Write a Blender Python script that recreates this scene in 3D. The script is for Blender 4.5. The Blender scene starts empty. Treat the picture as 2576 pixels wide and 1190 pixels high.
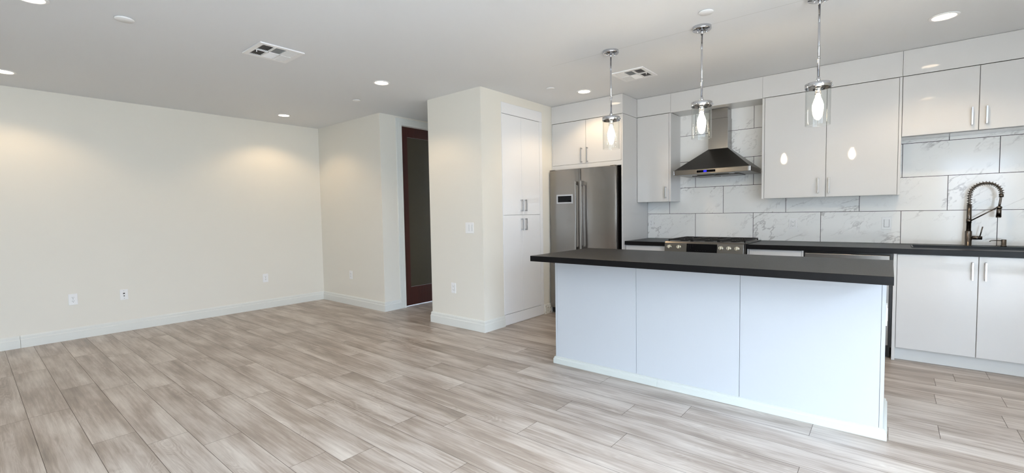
import bpy, bmesh, math, random
from mathutils import Vector, Matrix
random.seed(7)
sc = bpy.context.scene
COL = sc.collection

# ------------------------------------------------------------------ camera
CAMZ = 1.24393
Rv = Vector((0.77039232, 0.6373578, -0.01645309))
Uv = Vector((-0.01937855, 0.04920182, 0.99860085))
Fv = Vector((-0.63727557, 0.76899559, -0.05025578))
cd = bpy.data.cameras.new('camera'); cam = bpy.data.objects.new('camera', cd); COL.objects.link(cam)
cd.sensor_fit = 'HORIZONTAL'; cd.sensor_width = 36.0; cd.lens = 36.0 * 1147.138 / 2576.0
cd.clip_start = 0.02; cd.clip_end = 200
M = Matrix.Identity(4)
for i in range(3):
    M[i][0] = Rv[i]; M[i][1] = Uv[i]; M[i][2] = -Fv[i]
M[2][3] = CAMZ
cam.matrix_world = M
sc.camera = cam

# ------------------------------------------------------------------ colour management and world
sc.view_settings.view_transform = 'Standard'
sc.view_settings.look = 'None'
sc.view_settings.gamma = 1.0
sc.view_settings.use_curve_mapping = False
sc.view_settings.exposure = 0.13

SKY = 15.0
w = bpy.data.worlds.new('world'); sc.world = w; w.use_nodes = True
nt = w.node_tree; nt.nodes.clear()
wo = nt.nodes.new('ShaderNodeOutputWorld'); bg = nt.nodes.new('ShaderNodeBackground')
tc = nt.nodes.new('ShaderNodeTexCoord'); sx = nt.nodes.new('ShaderNodeSeparateXYZ')
cr = nt.nodes.new('ShaderNodeValToRGB')
nt.links.new(tc.outputs['Generated'], sx.inputs[0]); nt.links.new(sx.outputs[2], cr.inputs[0])
mp = nt.nodes.new('ShaderNodeMapRange'); mp.inputs[1].default_value = -1; mp.inputs[2].default_value = 1
nt.links.new(sx.outputs[2], mp.inputs[0]); nt.links.new(mp.outputs[0], cr.inputs[0])
e = cr.color_ramp.elements
e[0].position = 0.0; e[0].color = (0.40, 0.41, 0.42, 1)
e[1].position = 0.485; e[1].color = (0.38, 0.42, 0.48, 1)
n_ = e.new(0.52); n_.color = (0.42, 0.50, 0.64, 1)
n_ = e.new(0.62); n_.color = (0.66, 0.79, 1.00, 1)
n_ = e.new(0.80); n_.color = (2.9, 3.4, 4.2, 1)
n_ = e.new(1.0); n_.color = (3.2, 3.8, 4.7, 1)
nt.links.new(cr.outputs[0], bg.inputs[0]); bg.inputs[1].default_value = SKY
nt.links.new(bg.outputs[0], wo.inputs[0])

# ------------------------------------------------------------------ key dimensions (metres)
H = 2.551
XL, XD, XC, XP, XR, XE = -6.582, -5.022, -4.086, -3.256, -2.299, 1.95
YB, YW, YS, YK, Y0 = 3.457, 4.727, 5.098, 5.405, -2.75
ZU, ZB = 2.338, 1.350
# window openings: (wall, a0, a1, z0, z1)
WINS_R = [(-2.3, -0.50), (-0.20, 1.62)]        # in the right wall, along Y
WINS_B = [(0.85, 1.95)]                         # in the wall behind, along X
WZ0, WZ1 = 0.06, 2.32

def area_portal(name, loc, rot, sx_, sy_):
    l = bpy.data.lights.new(name, 'AREA'); l.shape = 'RECTANGLE'; l.size = sx_; l.size_y = sy_
    l.cycles.is_portal = True
    o = bpy.data.objects.new(name, l); COL.objects.link(o); o.location = loc; o.rotation_euler = rot
    return o
for a, b in WINS_R:
    area_portal('window_portal', (XE + 0.10, (a + b) / 2, (WZ0 + WZ1) / 2), (0, math.radians(90), 0), WZ1 - WZ0, b - a)
for a, b in WINS_B:
    area_portal('window_portal', ((a + b) / 2, Y0 - 0.10, (WZ0 + WZ1) / 2), (math.radians(90), 0, 0), b - a, WZ1 - WZ0)
LAMP = 11.0      # and the beam inside each can
SPOT = 24.0      # recessed light lens emission
BULB = 95.0     # pendant bulb emission
WARM = (1.0, 0.80, 0.56)

# ------------------------------------------------------------------ materials
def S(r, g, b):
    f = lambda c: (c / 255 / 12.92) if c / 255 <= 0.04045 else ((c / 255 + 0.055) / 1.055) ** 2.4
    return (f(r), f(g), f(b), 1)
def mat(name, col, rough=0.5, metal=0.0, **k):
    m = bpy.data.materials.new(name); m.use_nodes = True
    b = m.node_tree.nodes['Principled BSDF']
    b.inputs['Base Color'].default_value = col; b.inputs['Roughness'].default_value = rough
    b.inputs['Metallic'].default_value = metal
    for kk, v in k.items():
        b.inputs[kk.replace('_', ' ')].default_value = v
    return m
def nodes(m):
    t = m.node_tree; return t, t.nodes, t.links, t.nodes['Principled BSDF']
def add_noise_bump(m, scale, strength, dist=0.001, coord='Object', vec=None, var=0.0):
    t, N, L, b = nodes(m)
    c = N.new('ShaderNodeTexCoord'); n = N.new('ShaderNodeTexNoise'); n.inputs['Scale'].default_value = scale
    n.inputs['Detail'].default_value = 4
    src = c.outputs[coord]
    if vec:
        mm = N.new('ShaderNodeMapping'); mm.inputs['Scale'].default_value = vec; L.new(src, mm.inputs[0]); src = mm.outputs[0]
    L.new(src, n.inputs['Vector'])
    bu = N.new('ShaderNodeBump'); bu.inputs['Strength'].default_value = strength; bu.inputs['Distance'].default_value = dist
    L.new(n.outputs[0], bu.inputs['Height']); L.new(bu.outputs[0], b.inputs['Normal'])
    if var:
        mx = N.new('ShaderNodeMix'); mx.data_type = 'RGBA'
        base = b.inputs['Base Color'].default_value
        mx.inputs[6].default_value = [x * (1 - var) for x in base[:3]] + [1]
        mx.inputs[7].default_value = [min(1, x * (1 + var)) for x in base[:3]] + [1]
        L.new(n.outputs[0], mx.inputs[0]); L.new(mx.outputs[2], b.inputs['Base Color'])
    return m
def emis(name, col, strength):
    m = bpy.data.materials.new(name); m.use_nodes = True
    t = m.node_tree; t.nodes.clear()
    o = t.nodes.new('ShaderNodeOutputMaterial'); e_ = t.nodes.new('ShaderNodeEmission')
    e_.inputs[0].default_value = (*col[:3], 1); e_.inputs[1].default_value = strength
    t.links.new(e_.outputs[0], o.inputs[0]); return m

PAINT = add_noise_bump(mat('wall_paint', S(231, 227, 217), 0.6), 220, 0.10, 0.0006, var=0.006)
CEILM = add_noise_bump(mat('ceiling_paint', S(230, 231, 232), 0.75), 180, 0.10, 0.0006)
def ceiling_joint():
    t, N, L, b = nodes(CEILM)
    c = N.new('ShaderNodeTexCoord'); sp = N.new('ShaderNodeSeparateXYZ'); L.new(c.outputs['Object'], sp.inputs[0])
    n = N.new('ShaderNodeTexNoise'); n.inputs['Scale'].default_value = 5; L.new(c.outputs['Object'], n.inputs['Vector'])
    q = N.new('ShaderNodeMath'); q.operation = 'MULTIPLY_ADD'; q.inputs[1].default_value = 0.012; L.new(n.outputs[0], q.inputs[0]); L.new(sp.outputs[1], q.inputs[2])
    a = N.new('ShaderNodeMath'); a.operation = 'COMPARE'; a.inputs[1].default_value = 3.444; a.inputs[2].default_value = 0.0016; L.new(q.outputs[0], a.inputs[0])
    x = N.new('ShaderNodeMath'); x.operation = 'GREATER_THAN'; x.inputs[1].default_value = -2.35; L.new(sp.outputs[0], x.inputs[0])
    m = N.new('ShaderNodeMath'); m.operation = 'MULTIPLY'; L.new(a.outputs[0], m.inputs[0]); L.new(x.outputs[0], m.inputs[1])
    mx = N.new('ShaderNodeMix'); mx.data_type = 'RGBA'; mx.inputs[6].default_value = b.inputs['Base Color'].default_value; mx.inputs[7].default_value = S(196, 195, 192)
    L.new(m.outputs[0], mx.inputs[0]); L.new(mx.outputs[2], b.inputs['Base Color'])
ceiling_joint()
TRIM = add_noise_bump(mat('trim_paint', S(226, 227, 222), 0.35), 60, 0.03, 0.0005)
PANTRYM = add_noise_bump(mat('white_lacquer_lit_tone', S(240, 240, 241), 0.08), 3, 0.03, 0.001)  # same white cabinetry; raised colour paints in light the pantry lacks
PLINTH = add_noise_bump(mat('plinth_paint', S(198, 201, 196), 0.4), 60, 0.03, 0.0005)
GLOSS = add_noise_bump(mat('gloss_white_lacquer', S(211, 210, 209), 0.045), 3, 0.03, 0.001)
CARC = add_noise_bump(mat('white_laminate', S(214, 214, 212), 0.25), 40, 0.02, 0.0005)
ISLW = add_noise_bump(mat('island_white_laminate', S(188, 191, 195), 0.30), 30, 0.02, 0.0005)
PLAST = add_noise_bump(mat('white_plastic', S(240, 240, 240), 0.3), 50, 0.02, 0.0003)
SLOT = add_noise_bump(mat('slot_dark', S(70, 66, 64), 0.6), 50, 0.02, 0.0003)
CHROME = add_noise_bump(mat('polished_chrome', S(205, 207, 212), 0.06, 1.0), 15, 0.02, 0.0003)
NICKEL = add_noise_bump(mat('satin_handle_metal', S(190, 190, 192), 0.25, 1.0), 80, 0.03, 0.0003)
STEEL = add_noise_bump(mat('brushed_steel', S(150, 147, 144), 0.27, 1.0), 40, 0.10, 0.0004, vec=(40, 40, 0.6))
STEELH = add_noise_bump(mat('brushed_steel_horizontal', S(122, 118, 113), 0.28, 1.0), 40, 0.10, 0.0004, vec=(0.6, 0.6, 40))
HOODM = add_noise_bump(mat('brushed_steel_dark', S(88, 85, 81), 0.30, 1.0), 40, 0.10, 0.0004, vec=(0.6, 0.6, 40))
DSTEEL = add_noise_bump(mat('dark_steel', S(92, 88, 84), 0.35, 1.0), 60, 0.05, 0.0004)
FAUC = add_noise_bump(mat('brushed_nickel', S(108, 100, 93), 0.25, 1.0), 80, 0.04, 0.0004)
BLACKP = add_noise_bump(mat('black_plastic', S(22, 22, 24), 0.25), 60, 0.02, 0.0004)
GLASSB = add_noise_bump(mat('black_glass', S(5, 5, 8), 0.06, Specular_IOR_Level=0.15), 4, 0.01, 0.0004)
IRON = add_noise_bump(mat('cast_iron', S(16, 16, 16), 0.55), 150, 0.3, 0.0006)
SINKM = add_noise_bump(mat('black_sink', S(14, 14, 15), 0.4), 120, 0.1, 0.0004)
VENTD = add_noise_bump(mat('vent_duct_dark', S(30, 28, 26), 0.8), 40, 0.05, 0.0004)
KNOBM = add_noise_bump(mat('knob_metal', S(225, 220, 205), 0.18, 1.0), 60, 0.03, 0.0003)
SCUFF = mat('scuffed_trim', S(222, 218, 205), 0.5)
LENS = emis('lamp_lens', WARM, LAMP)
BULBM = emis('bulb_glow', (1.0, 0.80, 0.56), BULB)
BLUE = emis('blue_display', (0.03, 0.03, 1.0), 1.6)
DISPW = emis('panel_marks', (0.5, 0.5, 0.6), 0.05)

def stone():
    m = mat('black_leathered_stone', S(30, 29, 31), 0.34, Specular_IOR_Level=0.22); t, N, L, b = nodes(m)
    c = N.new('ShaderNodeTexCoord'); n = N.new('ShaderNodeTexNoise'); n.inputs['Scale'].default_value = 320; n.inputs['Detail'].default_value = 3
    L.new(c.outputs['Object'], n.inputs['Vector'])
    r = N.new('ShaderNodeValToRGB'); r.color_ramp.elements[0].color = S(6, 6, 9); r.color_ramp.elements[1].color = S(18, 17, 18)
    L.new(n.outputs[0], r.inputs[0]); L.new(r.outputs[0], b.inputs['Base Color'])
    r2 = N.new('ShaderNodeMapRange'); r2.inputs[3].default_value = 0.28; r2.inputs[4].default_value = 0.44
    L.new(n.outputs[0], r2.inputs[0]); L.new(r2.outputs[0], b.inputs['Roughness'])
    bu = N.new('ShaderNodeBump'); bu.inputs['Strength'].default_value = 0.25; bu.inputs['Distance'].default_value = 0.0006
    L.new(n.outputs[0], bu.inputs['Height']); L.new(bu.outputs[0], b.inputs['Normal'])
    return m
STONE = stone()

def door_wood():
    m = mat('mahogany', S(58, 26, 20), 0.35); t, N, L, b = nodes(m)
    c = N.new('ShaderNodeTexCoord'); mm = N.new('ShaderNodeMapping'); mm.inputs['Scale'].default_value = (30, 30, 1.5)
    n = N.new('ShaderNodeTexNoise'); n.inputs['Scale'].default_value = 2; n.inputs['Detail'].default_value = 6
    L.new(c.outputs['Object'], mm.inputs[0]); L.new(mm.outputs[0], n.inputs['Vector'])
    r = N.new('ShaderNodeValToRGB'); r.color_ramp.elements[0].color = S(44, 18, 15); r.color_ramp.elements[1].color = S(74, 34, 26)
    L.new(n.outputs[0], r.inputs[0]); L.new(r.outputs[0], b.inputs['Base Color']); return m
MAHOG = door_wood()
DGLASS = add_noise_bump(mat('dark_frosted_glass', S(66, 60, 46), 0.35), 8, 0.02, 0.0004)

def clear_glass(name='clear_shade_glass', tint=(0.97, 0.98, 0.98, 1), lo=0.03, hi=0.85, blend=0.35):
    m = bpy.data.materials.new(name); m.use_nodes = True; t = m.node_tree; t.nodes.clear(); N = t.nodes; L = t.links
    o = N.new('ShaderNodeOutputMaterial'); tr = N.new('ShaderNodeBsdfTransparent'); gl = N.new('ShaderNodeBsdfGlossy')
    tr.inputs[0].default_value = tint; gl.inputs['Roughness'].default_value = 0.02
    lw = N.new('ShaderNodeLayerWeight'); lw.inputs[0].default_value = blend
    mr = N.new('ShaderNodeMapRange'); mr.inputs[3].default_value = lo; mr.inputs[4].default_value = hi
    p = N.new('ShaderNodeMath'); p.operation = 'POWER'; p.inputs[1].default_value = 3.5
    mx = N.new('ShaderNodeMixShader')
    L.new(lw.outputs['Facing'], p.inputs[0]); L.new(p.outputs[0], mr.inputs[0]); L.new(mr.outputs[0], mx.inputs[0])
    L.new(tr.outputs[0], mx.inputs[1]); L.new(gl.outputs[0], mx.inputs[2]); L.new(mx.outputs[0], o.inputs[0]); return m
SHADE = clear_glass()
PANE = clear_glass('window_pane_glass', (0.96, 0.98, 0.97, 1), 0.03, 0.5)

def attr(N, name):
    a = N.new('ShaderNodeAttribute'); a.attribute_name = name; return a

def floor_mat():
    m = mat('oak_plank_floor', S(170, 160, 150), 0.36); t, N, L, b = nodes(m)
    uv = attr(N, 'UVMap'); rn = attr(N, 'prnd')
    def m2(op, a, bb=None, v=None):
        n = N.new('ShaderNodeMath'); n.operation = op
        if hasattr(a, 'default_value'): L.new(a, n.inputs[0])
        else: n.inputs[0].default_value = a
        if bb is not None: L.new(bb, n.inputs[1])
        elif v is not None: n.inputs[1].default_value = v
        return n.outputs[0]
    s = N.new('ShaderNodeSeparateXYZ'); L.new(uv.outputs['Vector'], s.inputs[0])
    r37 = m2('MULTIPLY', rn.outputs['Fac'], v=37.0); r11 = m2('MULTIPLY', rn.outputs['Fac'], v=91.0)
    u = m2('ADD', s.outputs[0], r37); v = s.outputs[1]
    def vec(us, vs, w_=None):
        c = N.new('ShaderNodeCombineXYZ'); L.new(m2('MULTIPLY', u, v=us), c.inputs[0]); L.new(m2('MULTIPLY', v, v=vs), c.inputs[1]); L.new(r11, c.inputs[2]); return c.outputs[0]
    def noise(vv, scale, detail, rough=0.55, dist=0.0):
        n = N.new('ShaderNodeTexNoise'); n.inputs['Scale'].default_value = scale; n.inputs['Detail'].default_value = detail
        n.inputs['Roughness'].default_value = rough; n.inputs['Distortion'].default_value = dist; L.new(vv, n.inputs['Vector']); return n.outputs[0]
    blot = noise(vec(1.7, 9.0), 1.0, 2.5)
    streak = noise(vec(2.2, 60.0), 1.0, 6, 0.6, 0.3)
    fine = noise(vec(14, 420.0), 1.0, 3, 0.6)
    # cathedral figure: contour lines of a stretched noise
    fig = noise(vec(2.4, 13.0), 1.0, 1.5, 0.4, 0.25)
    rings = m2('SINE', m2('MULTIPLY', fig, v=95.0))
    mask = m2('SMOOTH_MIN', 1.0, m2('MAXIMUM', m2('MULTIPLY', m2('SUBTRACT', noise(vec(1.1, 8.0), 1.3, 1), v=0.50), v=6.0), v=0.0), )
    ringm = m2('MULTIPLY', m2('MULTIPLY', rings, mask), v=0.045)
    sm = m2('ADD', m2('MULTIPLY', blot, v=0.85), m2('MULTIPLY', streak, v=0.55))
    sm = m2('ADD', sm, m2('MULTIPLY', fine, v=0.22)); sm = m2('ADD', sm, ringm)
    sm = m2('ADD', sm, m2('MULTIPLY', m2('SUBTRACT', rn.outputs['Fac'], v=0.5), v=0.10))
    mr = N.new('ShaderNodeMapRange'); mr.inputs[1].default_value = 0.50; mr.inputs[2].default_value = 1.12; L.new(sm, mr.inputs[0])
    r = N.new('ShaderNodeValToRGB'); ee = r.color_ramp.elements
    ee[0].position = 0.0; ee[0].color = S(124, 113, 103); ee[1].position = 1.0; ee[1].color = S(210, 202, 193)
    x = ee.new(0.38); x.color = S(160, 147, 136); x = ee.new(0.62); x.color = S(184, 174, 165)
    L.new(mr.outputs[0], r.inputs[0]); L.new(r.outputs[0], b.inputs['Base Color'])
    rr = N.new('ShaderNodeMapRange'); rr.inputs[3].default_value = 0.30; rr.inputs[4].default_value = 0.46
    L.new(streak, rr.inputs[0]); L.new(rr.outputs[0], b.inputs['Roughness'])
    bu = N.new('ShaderNodeBump'); bu.inputs['Strength'].default_value = 0.12; bu.inputs['Distance'].default_value = 0.0006
    L.new(fine, bu.inputs['Height']); L.new(bu.outputs[0], b.inputs['Normal'])
    return m
FLOORM = floor_mat()
GAPM = add_noise_bump(mat('plank_gap', S(74, 64, 56), 0.8), 60, 0.05, 0.0004)
GROUT = add_noise_bump(mat('grey_grout', S(50, 50, 53), 0.85), 300, 0.2, 0.0004)

def tile_mat():
    m = mat('marble_tile', S(215, 215, 212), 0.10); t, N, L, b = nodes(m)
    uv = attr(N, 'UVMap'); rn = attr(N, 'prnd')
    m0 = N.new('ShaderNodeMapping'); m0.inputs['Rotation'].default_value = (0, 0, math.radians(-36))
    mm = N.new('ShaderNodeMapping'); mm.inputs['Scale'].default_value = (0.75, 1.5, 1)
    cb = N.new('ShaderNodeCombineXYZ'); ml = N.new('ShaderNodeMath'); ml.operation = 'MULTIPLY'; ml.inputs[1].default_value = 53.0
    L.new(rn.outputs['Fac'], ml.inputs[0]); L.new(ml.outputs[0], cb.inputs[2])
    ad = N.new('ShaderNodeVectorMath'); ad.operation = 'ADD'
    L.new(uv.outputs['Vector'], m0.inputs[0]); L.new(m0.outputs[0], mm.inputs[0]); L.new(mm.outputs[0], ad.inputs[0]); L.new(cb.outputs[0], ad.inputs[1])
    def vein(scale, dist, width, detail=5, off=0.5):
        n = N.new('ShaderNodeTexNoise'); n.inputs['Scale'].default_value = scale; n.inputs['Detail'].default_value = detail
        n.inputs['Roughness'].default_value = 0.62; n.inputs['Distortion'].default_value = dist; L.new(ad.outputs[0], n.inputs['Vector'])
        a = N.new('ShaderNodeMath'); a.operation = 'SUBTRACT'; a.inputs[1].default_value = off; L.new(n.outputs[0], a.inputs[0])
        c = N.new('ShaderNodeMath'); c.operation = 'ABSOLUTE'; L.new(a.outputs[0], c.inputs[0])
        r = N.new('ShaderNodeMapRange'); r.inputs[1].default_value = 0.0; r.inputs[2].default_value = width; r.inputs[3].default_value = 1; r.inputs[4].default_value = 0
        L.new(c.outputs[0], r.inputs[0]); return r.outputs[0]
    v1 = vein(1.9, 0.30, 0.017); v2 = vein(3.8, 0.2, 0.014, 4, 0.47)
    mk = N.new('ShaderNodeTexNoise'); mk.inputs['Scale'].default_value = 3.2; mk.inputs['Detail'].default_value = 2; L.new(ad.outputs[0], mk.inputs['Vector'])
    mr = N.new('ShaderNodeMapRange'); mr.inputs[1].default_value = 0.42; mr.inputs[2].default_value = 0.60; L.new(mk.outputs[0], mr.inputs[0])
    def mul(a, bb):
        q = N.new('ShaderNodeMath'); q.operation = 'MULTIPLY'; L.new(a, q.inputs[0])
        if hasattr(bb, 'default_value'): L.new(bb, q.inputs[1])
        else: q.inputs[1].default_value = bb
        return q.outputs[0]
    s_ = N.new('ShaderNodeMath'); s_.operation = 'MAXIMUM'
    L.new(mul(mul(v1, mr.outputs[0]), 0.60), s_.inputs[0]); L.new(mul(mul(v2, mr.outputs[0]), 0.28), s_.inputs[1])
    cl = N.new('ShaderNodeTexNoise'); cl.inputs['Scale'].default_value = 2.5; cl.inputs['Detail'].default_value = 5; L.new(ad.outputs[0], cl.inputs['Vector'])
    base = N.new('ShaderNodeMix'); base.data_type = 'RGBA'; base.inputs[6].default_value = S(234, 235, 234); base.inputs[7].default_value = S(246, 245, 243)
    L.new(cl.outputs[0], base.inputs[0])
    mx = N.new('ShaderNodeMix'); mx.data_type = 'RGBA'; mx.inputs[7].default_value = S(150, 146, 146)
    L.new(base.outputs[2], mx.inputs[6]); L.new(s_.outputs[0], mx.inputs[0]); L.new(mx.outputs[2], b.inputs['Base Color'])
    return m
TILEM = tile_mat()

# ------------------------------------------------------------------ mesh helpers
def bx(bm, x0, x1, y0, y1, z0, z1):
    x0, x1 = min(x0, x1), max(x0, x1); y0, y1 = min(y0, y1), max(y0, y1); z0, z1 = min(z0, z1), max(z0, z1)
    v = [bm.verts.new(p) for p in ((x0, y0, z0), (x1, y0, z0), (x1, y1, z0), (x0, y1, z0), (x0, y0, z1), (x1, y0, z1), (x1, y1, z1), (x0, y1, z1))]
    for f in ((0, 3, 2, 1), (4, 5, 6, 7), (0, 1, 5, 4), (1, 2, 6, 5), (2, 3, 7, 6), (3, 0, 4, 7)):
        bm.faces.new([v[i] for i in f])
def poly_prism(bm, pts_a, pts_b):
    a = [bm.verts.new(p) for p in pts_a]; b = [bm.verts.new(p) for p in pts_b]; n = len(a)
    bm.faces.new(a[::-1]); bm.faces.new(b)
    for i in range(n):
        bm.faces.new((a[i], a[(i + 1) % n], b[(i + 1) % n], b[i]))
def frame_of(d):
    d = d.normalized(); t = Vector((0, 0, 1)) if abs(d.z) < 0.9 else Vector((1, 0, 0))
    u = d.cross(t).normalized(); return u, d.cross(u).normalized()
def tube(bm, p, q, r0, r1=None, seg=20, cap=True):
    p = Vector(p); q = Vector(q); r1 = r0 if r1 is None else r1; u, v = frame_of(q - p)
    A = []; B = []
    for i in range(seg):
        a = 2 * math.pi * i / seg; d = u * math.cos(a) + v * math.sin(a)
        A.append(bm.verts.new(p + d * r0)); B.append(bm.verts.new(q + d * r1))
    for i in range(seg):
        f = bm.faces.new((A[i], A[(i + 1) % seg], B[(i + 1) % seg], B[i])); f.smooth = True
    if cap: bm.faces.new(A[::-1]); bm.faces.new(B)
def lathe(bm, c, prof, seg=40, close=False):
    # prof: list of (r, z) from top to bottom
    c = Vector(c); rings = []
    for r, z in prof:
        if r < 1e-6: rings.append([bm.verts.new(c + Vector((0, 0, z)))])
        else: rings.append([bm.verts.new(c + Vector((r * math.cos(2 * math.pi * i / seg), r * math.sin(2 * math.pi * i / seg), z))) for i in range(seg)])
    pairs = list(zip(rings[:-1], rings[1:]))
    if close: pairs.append((rings[-1], rings[0]))
    for A, B in pairs:
        for i in range(seg):
            j = (i + 1) % seg
            if len(A) == 1 and len(B) == 1: continue
            if len(A) == 1: f = bm.faces.new((A[0], B[i], B[j]))
            elif len(B) == 1: f = bm.faces.new((A[i], A[j], B[0]))
            else: f = bm.faces.new((A[i], A[j], B[j], B[i]))
            f.smooth = True
def sweep(bm, pts, r, seg=12):
    pts = [Vector(p) for p in pts]; rings = []; up = None
    for i, p in enumerate(pts):
        d = (pts[min(i + 1, len(pts) - 1)] - pts[max(i - 1, 0)]).normalized()
        if up is None: u, v = frame_of(d)
        else:
            u = (up - d * up.dot(d)).normalized(); v = d.cross(u)
        up = u; rr = r(i / (len(pts) - 1)) if callable(r) else r
        rings.append([bm.verts.new(p + (u * math.cos(2 * math.pi * k / seg) + v * math.sin(2 * math.pi * k / seg)) * rr) for k in range(seg)])
    for A, B in zip(rings[:-1], rings[1:]):
        for i in range(seg):
            f = bm.faces.new((A[i], A[(i + 1) % seg], B[(i + 1) % seg], B[i])); f.smooth = True
    bm.faces.new(rings[0][::-1]); bm.faces.new(rings[-1])

def root_of(o):
    while o.parent: o = o.parent
    return o
def obj(name, bm, m, parent=None, bevel=0.0, seg=2, label=None, smooth_mod=False):
    bmesh.ops.recalc_face_normals(bm, faces=bm.faces)
    me = bpy.data.meshes.new(name)
    if parent is not None:
        org = parent.get('_org', (0, 0, 0))
        bmesh.ops.translate(bm, verts=bm.verts, vec=-Vector(org))
    bm.to_mesh(me); bm.free()
    for mm in (m if isinstance(m, (list, tuple)) else [m]): me.materials.append(mm)
    o = bpy.data.objects.new(name, me); COL.objects.link(o)
    if parent is not None:
        o.parent = parent; o['_org'] = list(org)
    if bevel:
        b = o.modifiers.new('bevel', 'BEVEL'); b.width = bevel; b.segments = seg; b.limit_method = 'ANGLE'; b.angle_limit = math.radians(40)
    if label: o['label'] = label
    return o
def thing(name, label, cat, org, group=None):
    o = bpy.data.objects.new(name, None); COL.objects.link(o); o.location = org; o['_org'] = list(org)
    o.empty_display_size = 0.05
    o['label'] = label; o['category'] = cat
    if group: o['group'] = group
    return o
def struct(name, bm, m, bevel=0.0, parent=None):
    o = obj(name, bm, m, parent, bevel)
    if parent is None: o['kind'] = 'structure'
    return o
def boxes(lst):
    bm = bmesh.new()
    for b in lst: bx(bm, *b)
    return bm
def copy_thing(t, loc, label, group=None):
    r = t.copy(); COL.objects.link(r); r.location = loc; r['label'] = label
    if group: r['group'] = group
    for ch in [c for c in bpy.data.objects if c.parent == t]:
        c = ch.copy(); COL.objects.link(c); c.parent = r
        for g in [x for x in bpy.data.objects if x.parent == ch]:
            d = g.copy(); COL.objects.link(d); d.parent = c
    return r

# ------------------------------------------------------------------ room shell
def plank_floor():
    bm = bmesh.new(); uvl = bm.loops.layers.uv.new('UVMap'); pr = bm.faces.layers.float.new('prnd')
    W = 0.19255; LEN = 1.283; g = 0.0010; base = 0.0185
    known = {0: -4.157, 1: -4.174, 2: -3.39, 3: -3.139, 4: -2.88, 5: -2.278, 6: -2.12, 7: -2.89, 8: -2.24, 9: -2.0, 10: -1.60,
             11: -1.114, 12: -1.595, 13: -1.242, 14: -0.949, 15: -0.318, 20: 0.25, 21: 0.5815, 22: 0.27, 24: 0.575, 16: -2.55, 17: -1.05, 18: -2.0, 19: -0.75, 23: -0.9}
    rnd = random.Random(11)
    for n in range(-18, 29):
        y0 = base + W * n; y1 = y0 + W
        j = known.get(n, rnd.uniform(-1, 1)); j0 = j - LEN * math.ceil((j + 6.7) / LEN)
        y0c, y1c = max(y0, Y0), min(y1, 5.62)
        if y1c - y0c < 0.01: continue
        k = 0
        while j0 + LEN * k < XE:
            a = j0 + LEN * k; b = a + LEN; k += 1
            a_, b_ = max(a, XL), min(b, XE)
            if b_ - a_ < 0.004: continue
            vs = [bm.verts.new(p) for p in ((a_ + g, y0c + g, 0), (b_ - g, y0c + g, 0), (b_ - g, y1c - g, 0), (a_ + g, y1c - g, 0))]
            f = bm.faces.new(vs); f[pr] = rnd.random()
            fl = rnd.random() < 0.5
            for lp in f.loops:
                x, y = lp.vert.co.x, lp.vert.co.y
                lp[uvl].uv = ((x - a) if not fl else (b - x), (y - y0) if not fl else (y1 - y))
    bx_faces = len(bm.faces)
    bx(bm, XL - 0.1, XE + 0.1, Y0 - 0.1, 5.65, -0.1, -0.0015)
    bm.faces.ensure_lookup_table()
    for f in bm.faces[bx_faces:]: f.material_index = 1
    me = bpy.data.meshes.new('floor'); bm.normal_update()
    bm.to_mesh(me); bm.free(); me.materials.append(FLOORM); me.materials.append(GAPM)
    o = bpy.data.objects.new('floor', me); COL.objects.link(o); o['kind'] = 'structure'
plank_floor()

struct('ceiling', boxes([(XL - 0.15, XE + 0.15, Y0 - 0.15, 5.7, H, H + 0.12)]), CEILM)
struct('wall_left', boxes([(XL - 0.12, XL, Y0 - 0.12, YB + 0.12, 0, H)]), PAINT)
struct('wall_back_left', boxes([(XL, XD, YB, YB + 0.12, 0, H)]), PAINT)
# hallway wall with the door opening
DY0, DY1, DZ = 3.785, 4.610, 2.438
struct('wall_hallway', boxes([(XD - 0.12, XD, YB + 0.12, DY0, 0, H), (XD - 0.12, XD, DY1, 5.6, 0, H), (XD - 0.12, XD, DY0, DY1, DZ, H)]), PAINT)
struct('wall_hallway_end', boxes([(XD - 0.12, XC, 5.6, 5.7, 0, H)]), PAINT)
# pantry block: solid walls around the built-in pantry niche
PY0, PY1, PZ = 3.776, 4.524, 2.456
struct('wall_pantry', boxes([(XC, XP, YB, PY0, 0, H), (XC, XP, PY1, YK + 0.12, 0, H), (XC, XP, PY0, PY1, PZ, H), (XC, XC + 0.1, PY0, PY1, 0, PZ)]), PAINT)
struct('wall_kitchen', boxes([(XP, XE, YK + 0.012, YK + 0.13, 0, H)]), PAINT)
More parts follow.
